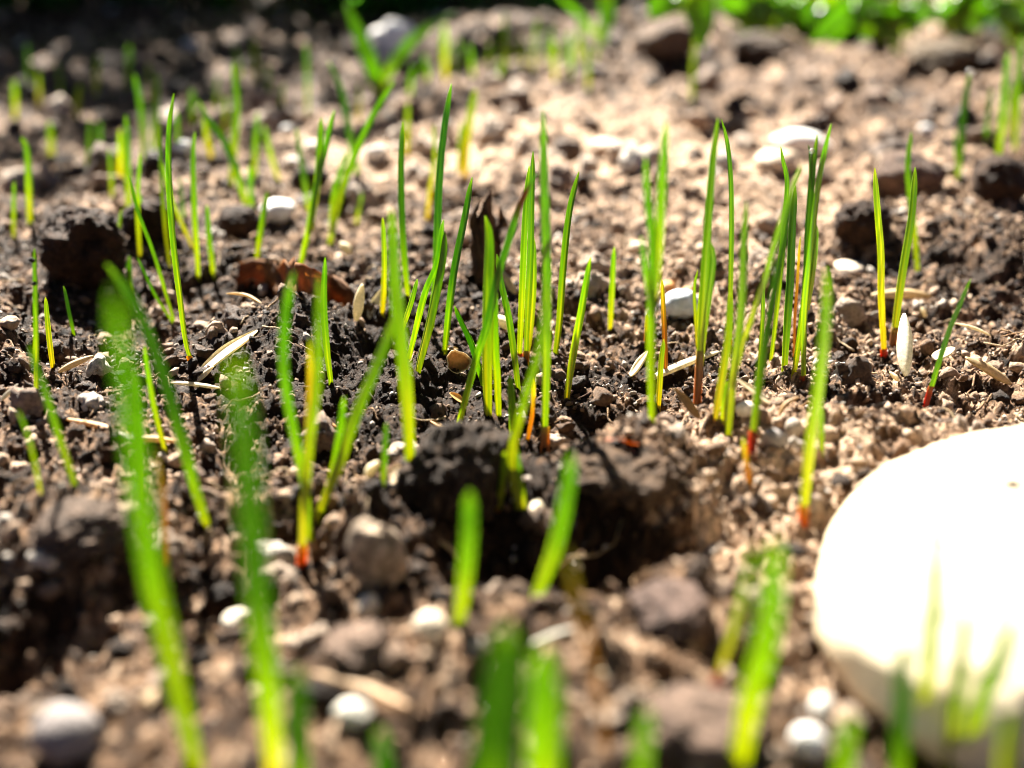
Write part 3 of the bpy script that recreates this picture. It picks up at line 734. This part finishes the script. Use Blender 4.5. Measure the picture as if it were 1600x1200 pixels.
def seed(label, a, b, w, color=STRAW, bend=.03, hollow=False, name="grass_seed", cat="seed", thick=.62, ridge=.1, lift=0.0, maxk=1.5, blunt=.55, tilt=.35):
    lo, hi = (a, b) if a[1] >= b[1] else (b, a)
    A = ground(*lo); zc = depth_of(A); plen = math.dist(a, b) * zc / F_PX
    B = ground(*hi)
    if np.linalg.norm(B - A) > maxk * plen: B = at_plane(*hi, A[1] + tilt * plen)
    W = w * zc / F_PX
    A = A + (0, 0, W * .22 + lift); B = B + (0, 0, W * .22 + lift if B[2] < A[2] + .001 else 0)
    c = (A + B) / 2; d = Vector(B - A); L = d.length
    sd = random.random() * 6
    V, F = spindle(L, W, W * thick, bend, blunt, 20, 16, ridge, hollow, sd)
    n = vnoise3(V * np.array([200, 1500, 1500]) + sd, 3)
    C = np.clip(np.array(color)[None, :] * (1 + .3 * n[:, None]), 0, .9)
    o = add(name, make_mesh(name, V, F, C, M_HUSK), None, c)
    x = d.normalized(); up = Vector((0, 0, 1)); y = up.cross(x)
    y = y.normalized() if y.length > .05 else Vector((1, 0, 0)); z = x.cross(y)
    o.matrix_world = Matrix.Translation(Vector(c)) @ Matrix((x, y, z)).transposed().to_4x4() @ Matrix.Rotation(random.uniform(-.5, .5), 4, 'X')
    tag(o, label, cat)
    return o
seed("upright white seed propped against the leaning sprout at right", (1413, 490), (1414, 594), 27, (.8, .76, .66), tilt=.9)
seed("seed lying flat behind the two sprouts, right of the sand", (1358, 464), (1453, 467), 24, STRAW)
seed("plump tan seed above the big white stone, nearest the right edge", (1508, 558), (1579, 608), 25, (.46, .34, .20))
seed("broad split husk behind the crimson-footed sprout", (1456, 570), (1490, 548), 28, PALE, hollow=True)
seed("long pale seed slanting behind the pink-footed hairpin blade", (1006, 606), (1127, 553), 19, PALE, .02)
seed("pale husk slanting down behind the forked V sprout", (1152, 592), (1203, 634), 18, PALE, hollow=True)
seed("brown split husk at the pink foot of the hairpin", (1054, 607), (1093, 662), 22, DRY, hollow=True)
seed("bleached husk left of the three-bladed sprout", (984, 594), (1012, 548), 24, PALE, hollow=True)
seed("thin curled brown husk left of the lone blade", (1216, 656), (1249, 620), 12, DRY, .15)
seed("ribbed pale husk right of the red foot of the tallest left sprout", (312, 590), (402, 516), 30, PALE, .04, True)
seed("small pale husk tip below the ribbed husk", (308, 600), (334, 572), 13, PALE)
seed("thin pale straw lying below the ribbed husk", (266, 604), (346, 613), 11, PALE, .02, name="straw", cat="straw")
seed("tan seed beside the short yellow sprout at the left edge", (92, 588), (146, 556), 17, STRAW)
seed("long straw lying across behind the blurred green sprout, lower left", (92, 656), (204, 684), 14, (.60, .38, .20), .02, name="straw", cat="straw")
seed("split tan straw right of the long straw at lower left", (196, 690), (276, 696), 14, (.58, .40, .22), .04, name="straw", cat="straw")
seed("curved tan husk on the mound under the brown leaf", (354, 462), (408, 478), 17, STRAW, .12, True)
seed("upright bleached husk right of the mound", (566, 444), (557, 508), 20, PALE, .06)
seed("white-rimmed dark husk beside the upright bleached one", (576, 506), (596, 452), 22, (.55, .5, .42), .04, True)
seed("tan husk leaning behind the broad pair of blades", (780, 420), (806, 468), 17, STRAW)
seed("white seed behind the thin curved sprout", (770, 498), (800, 524), 22, PALE)
seed("tan husk lying right of the bent slim sprout", (862, 503), (905, 506), 12, STRAW)
seed("open tan husk left of the leaning banded blade's foot", (672, 662), (712, 684), 20, (.62, .44, .24), .05, True)
seed("small amber husk above the open tan husk", (703, 616), (724, 632), 14, (.55, .34, .12), .05, True)
seed("bright husk topping the pale heap", (572, 752), (592, 726), 26, PALE, .05)
seed("broad pale husk leaning in the heap behind the small green blade", (606, 768), (630, 728), 30, (.62, .48, .34), .05, True)
seed("white blurred husk in the lower middle below the mound", (838, 832), (842, 782), 32, PALE, .0)
seed("curved tan husk left of the short thick blade", (680, 846), (716, 884), 13, STRAW, .15)
seed("tan stick behind the foot of the short thick blade", (668, 942), (720, 922), 17, (.28, .19, .12), .05, name="twig", cat="twig")
seed("long pale twig in the foreground beside the blurred stub", (488, 1060), (642, 1112), 22, (.58, .40, .26), .03, name="twig", cat="twig", ridge=.04)
seed("pale straw in the foreground right of the bent brown stem", (934, 1054), (1036, 1086), 22, PALE, .03, name="straw", cat="straw")
seed("greyish stick lying across behind the very blurred blades", (824, 1018), (898, 984), 16, (.42, .40, .36), .02, name="twig", cat="twig")
seed("pale splinter above the plump tan seed", (1488, 506), (1546, 538), 8, PALE, .05, name="straw", cat="straw")
seed("small bright husk on dark soil, right of the flat seed", (1440, 480), (1446, 500), 12, PALE)
seed("yellow-white chip left of the upright seed's foot", (1390, 584), (1404, 600), 13, PALE)
seed("small white seed right of the leaning two-bladed sprout", (532, 378), (548, 402), 18, PALE)
seed("pale straw on the dark soil at the left edge", (0, 632), (28, 600), 12, (.5, .45, .38), .02, name="straw", cat="straw")
seed("reddish straw bit right of the olive amber blade", (496, 656), (526, 672), 9, (.55, .28, .12), .03, name="straw", cat="straw")
seed("orange flake glowing on the brown mound", (962, 694), (998, 700), 16, ORG, .05, True, name="flake", cat="flake")
seed("small rust coloured flake left of the orange one", (944, 688), (964, 692), 10, (.45, .12, .02), .05, True, name="flake", cat="flake")
seed("tan husk sliver touching the left of the round open husk", (690, 552), (716, 548), 10, STRAW, .1, True)

# round open husk beside the dark curved sprout
def cup():
    g = ground(716, 580); zc = depth_of(g); r = 20 * zc / F_PX
    V, F = [], []; m = 20
    prof = [(.15, -.9), (.6, -.75), (.9, -.3), (1.0, .2), (.93, .24), (.82, -.25), (.5, -.62), (.12, -.72)]
    for a, b in prof:
        for k in range(m):
            f = 2 * math.pi * k / m; q = 1 + .1 * math.sin(3 * f + 1) + .05 * math.sin(7 * f)
            V.append((a * r * math.cos(f) * q, a * r * math.sin(f) * q * .9, b * r * .8))
    n = len(prof)
    F = [[i * m + k, i * m + (k + 1) % m, (i + 1) * m + (k + 1) % m, (i + 1) * m + k] for i in range(n - 1) for k in range(m)]
    F += [list(range(m))[::-1], list(range((n - 1) * m, n * m))]
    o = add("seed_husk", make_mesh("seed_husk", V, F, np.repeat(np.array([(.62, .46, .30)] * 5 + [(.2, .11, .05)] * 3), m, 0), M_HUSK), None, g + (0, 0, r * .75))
    o.rotation_euler = (math.radians(62), .2, .2)
    tag(o, "round open husk like a cup at the foot of the dark curved sprout", "husk")
cup()

# ---------------------------------------------------------------- litter: curled dry leaf and bark piece
def sheet(name, label, cat, top, bottom, color, bulge, nx=26, ny=9, thick=.00025, back=.004, amp=.0007, rag=0):
    B0 = [ground(*p) for p in bottom]
    T0 = [at_plane(p[0], p[1], ground(*bottom[min(i, len(bottom) - 1)])[1] + back) for i, p in enumerate(top)]
    Bc, Tc = catmull(B0, nx), catmull(T0, nx)
    Tc[:, 2] += rag * vnoise2(np.arange(nx) * .45, np.zeros(nx), 5) + rag * .6 * vnoise2(np.arange(nx) * 1.1, np.zeros(nx), 6)
    org = Bc.mean(0); V = []
    for j in range(ny):
        s = j / (ny - 1)
        row = Bc * (1 - s) + Tc * s
        row = row + np.array([0, -1, .35])[None, :] * (bulge * math.sin(math.pi * s))
        V.append(row)
    V = np.concatenate(V) - org
    V += np.stack([vnoise3(V * 420 + q * 9, 7 + q) for q in range(3)], 1) * amp + np.stack([vnoise3(V * 1100 + q, 17 + q) for q in range(3)], 1) * .0002
    N = len(V); W2 = V + np.array([0, thick, -thick * .4])
    F = []
    for j in range(ny - 1):
        for i in range(nx - 1):
            a = j * nx + i
            F.append([a, a + 1, a + 1 + nx, a + nx]); F.append([N + a + nx, N + a + 1 + nx, N + a + 1, N + a])
    ring = [i for i in range(nx)] + [j * nx + nx - 1 for j in range(1, ny)] + [(ny - 1) * nx + i for i in range(nx - 2, -1, -1)] + [j * nx for j in range(ny - 2, 0, -1)]
    for k in range(len(ring)):
        a, b = ring[k], ring[(k + 1) % len(ring)]
        F.append([b, a, N + a, N + b])
    VV = np.vstack([V, W2]); n = vnoise3(VV * 600, 55)
    n = n + vnoise3(VV * np.array([2600, 2600, 350]), 56)
    C = np.array(color)[None, :] * np.clip(1 + .6 * n[:, None], .15, 3)
    o = add(name, make_mesh(name, VV, F, C, M_LITTER), None, org)
    return tag(o, label, cat)
sheet("dry_leaf", "thin curled brown leaf lying on the mound behind the wavy blade", "leaf", [(370, 408), (420, 404), (470, 416), (520, 426), (552, 456)], [(372, 452), (425, 462), (475, 466), (520, 472), (552, 486)], (.20, .085, .025), .0003, amp=.0009, rag=.0008, back=.0015)
sheet("bark_piece", "upright dark brown bark piece behind the broad pair of blades", "bark", [(742, 352), (752, 326), (765, 318), (785, 352)], [(722, 436), (742, 446), (765, 448), (788, 440)], (.075, .036, .016), .0008, nx=44, ny=26, back=.001, thick=.0009, amp=.0016, rag=.003)

# dew on the blade tips, dark specks on two blades and the stone
def drop(label, px, py, w, Y, sq=1.0):
    p = at_plane(px, py, Y); r = w / 2 * depth_of(p) / F_PX
    V, F = ICO[3]
    o = add("dew_drop", make_mesh("dew_drop", V * np.array([r, r, r * sq]), F, None, M_DROP), None, p)
    return tag(o, label, "dewdrop")
drop("clear dewdrop on the tip of the upper right sprout", 1516, 113, 10, ground(1496, 279)[1])
drop("clear dew bead caught in the split tip of the tall blade", 1269, 236, 9, ground(1240, 583)[1] - .0003)

# ---------------------------------------------------------------- weeds and shrubs at the back
def leaf_geo(P, wid, c0, c1, yaw, fold=.5, n=14):
    return blade_mesh(P, wid, [(0, c0), (.4, c1), (1, c1)], yaw, 'leaf', n, fold)
LG, LD, LY = (.13, .26, .018), (.03, .09, .012), (.22, .30, .03)
def weed(label, base, stems, leaves, c1=LG, c0=LY, group=None):
    """stems/leaves: (pixel width, pixels base -> tip) in the upright plane over the foot."""
    g = ground(*base); zc = depth_of(g)
    root = add("weed", None, None, g); root.empty_display_size = .01
    for w, pts in stems:
        P = [np.array([0, 0, -.003])] + [at_plane(x, y, g[1]) - g for x, y in pts]
        r = w / 2 * zc / F_PX
        V, F = tube(catmull(P, 10), [r * (1.1 - .05 * i) for i in range(10)], 8)
        add("stem", make_mesh("stem", V, F, np.array(c0), M_LEAF), root)
    for k, (w, pts) in enumerate(leaves):
        dy = random.uniform(-.02, .02)
        P = [at_plane(x, y, g[1] + dy * i / len(pts)) - g for i, (x, y) in enumerate(pts)]
        add("leaf", leaf_geo(P, w * zc / F_PX, c0, c1, random.uniform(-.5, .5) + math.pi), root)
    return tag(root, label, "weed", group)
weed("broad-leaved weed opening in a V, before the far white pebble", (594, 150), [(12, [(594, 148), (592, 125)])],
     [(24, [(590, 140), (578, 95), (562, 55), (540, 5)]), (17, [(594, 138), (622, 88), (660, 48), (712, 18)]), (16, [(592, 140), (585, 115), (575, 85)])])
weed("arching weed with a drooping leaf below a white glint, top middle", (928, 98), [(7, [(928, 98), (940, 40), (944, -30)])],
     [(24, [(944, -25), (948, 15), (944, 72)]), (16, [(936, 60), (900, 20), (860, -20)])])
weed("drooping leafy weed on a thin amber stem, top right of the middle", (1081, 163), [(7, [(1081, 163), (1082, 110), (1086, 60), (1080, -20)])],
     [(44, [(1076, -15), (1095, 20), (1097, 78)]), (60, [(1080, 10), (1050, -5), (1015, 30)]), (50, [(1082, 0), (1120, -10), (1165, 15)])])
k = 0
for (bx, by, lab) in [(1190, 62, "low leafy weed at the top, first right of the drooping weed"), (1265, 66, "low yellowish weed at the top, left of the dark stem"),
                      (1322, 72, "tall dark-stemmed weed at the top right"), (1400, 76, "bright leafy weed at the top, right of the dark stem"),
                      (1500, 66, "broad bright weed at the top above the brown far clod"), (1590, 74, "leafy weed in the upper right corner")]:
    k += 1; lv = []
    for j in range(11):
        a = random.uniform(-1, 1); L = random.uniform(60, 130)
        x0, y0 = bx + random.uniform(-12, 12), by - random.uniform(5, 45)
        lv.append((random.uniform(22, 44), [(x0, y0), (x0 + a * L * .5, y0 - L * .35), (x0 + a * L, y0 - L * random.uniform(-.15, .5))]))
    st = [(14 if 'dark' in lab else 6, [(bx, by), (bx + 2, by - 60), (bx + random.uniform(-10, 10), by - 160)])]
    weed(lab, (bx, by), st, lv, LD if k == 3 else (LG if k != 2 else (.22, .34, .03)), LD if k == 3 else LY)

def shrub(label, x, y, r, h, n, c):
    root = add("shrub", None, None, (x, y, -.002))
    rnd = np.random.default_rng(int(abs(x * 1000) + y * 100))
    VV, FF, CC, off = [], [], [], 0
    for q in range(n):
        p = rnd.normal(0, .42, 3); p /= max(1, np.linalg.norm(p))
        p = np.array([p[0] * r, p[1] * r * .8, h * .52 + p[2] * h * .5]);
        if p[2] < .004: p[2] = rnd.uniform(.005, h * .5)
        L = rnd.uniform(.018, .04); a = rnd.uniform(0, 6.3); ti = rnd.uniform(-.9, .6)
        d = np.array([math.cos(a) * math.cos(ti), math.sin(a) * math.cos(ti), math.sin(ti)]); s = np.cross(d, rnd.normal(0, 1, 3)); s /= np.linalg.norm(s); u = np.cross(d, s)
        w = L * .24
        V = np.array([p, p + d * L * .35 + s * w + u * w * .25, p + d * L * .4 - u * w * .15, p + d * L * .35 - s * w + u * w * .25, p + d * L])
        VV.append(V); FF += [[off, off + 1, off + 2], [off, off + 2, off + 3], [off + 1, off + 4, off + 2], [off + 2, off + 4, off + 3]]; off += 5
        CC.append(np.tile(np.array(c) * rnd.uniform(.6, 1.5), (5, 1)))
    fo = add("foliage", make_mesh("foliage", np.concatenate(VV), FF, np.concatenate(CC), M_LEAF, False), root)
    for q in range(7):
        a = q * .9; e = np.array([math.cos(a) * r * .55, math.sin(a) * r * .4, h * .75])
        P = catmull([(0, 0, -.01), tuple(e * .4 + np.array([0, 0, h * .12])), tuple(e)], 8)
        V, F = tube(P, [.004 * (1 - i / 10) for i in range(8)], 6)
        add("stem", make_mesh("stem", V, F, np.array((.12, .08, .05)), M_LITTER), root)
    return tag(root, label, "shrub", "shrubs behind the bed")
shrub("dark leafy shrub in the upper left corner, casting shade on the bed", -.31, .86, .20, .56, 1500, (.035, .11, .012))
shrub("dark green shrub at the top left of the middle, behind the far row", -.05, .77, .13, .10, 1200, (.03, .12, .012))
shrub("low dark green plant at the top left edge under the shading shrub", -.27, .75, .12, .09, 1200, (.03, .09, .012))
shrub("dark shrub at the top behind the arching weed", .12, .86, .11, .12, 1000, (.03, .11, .012))
shrub("leafy green shrub at the top right behind the low weeds", .36, .90, .22, .2, 1300, (.15, .25, .03))
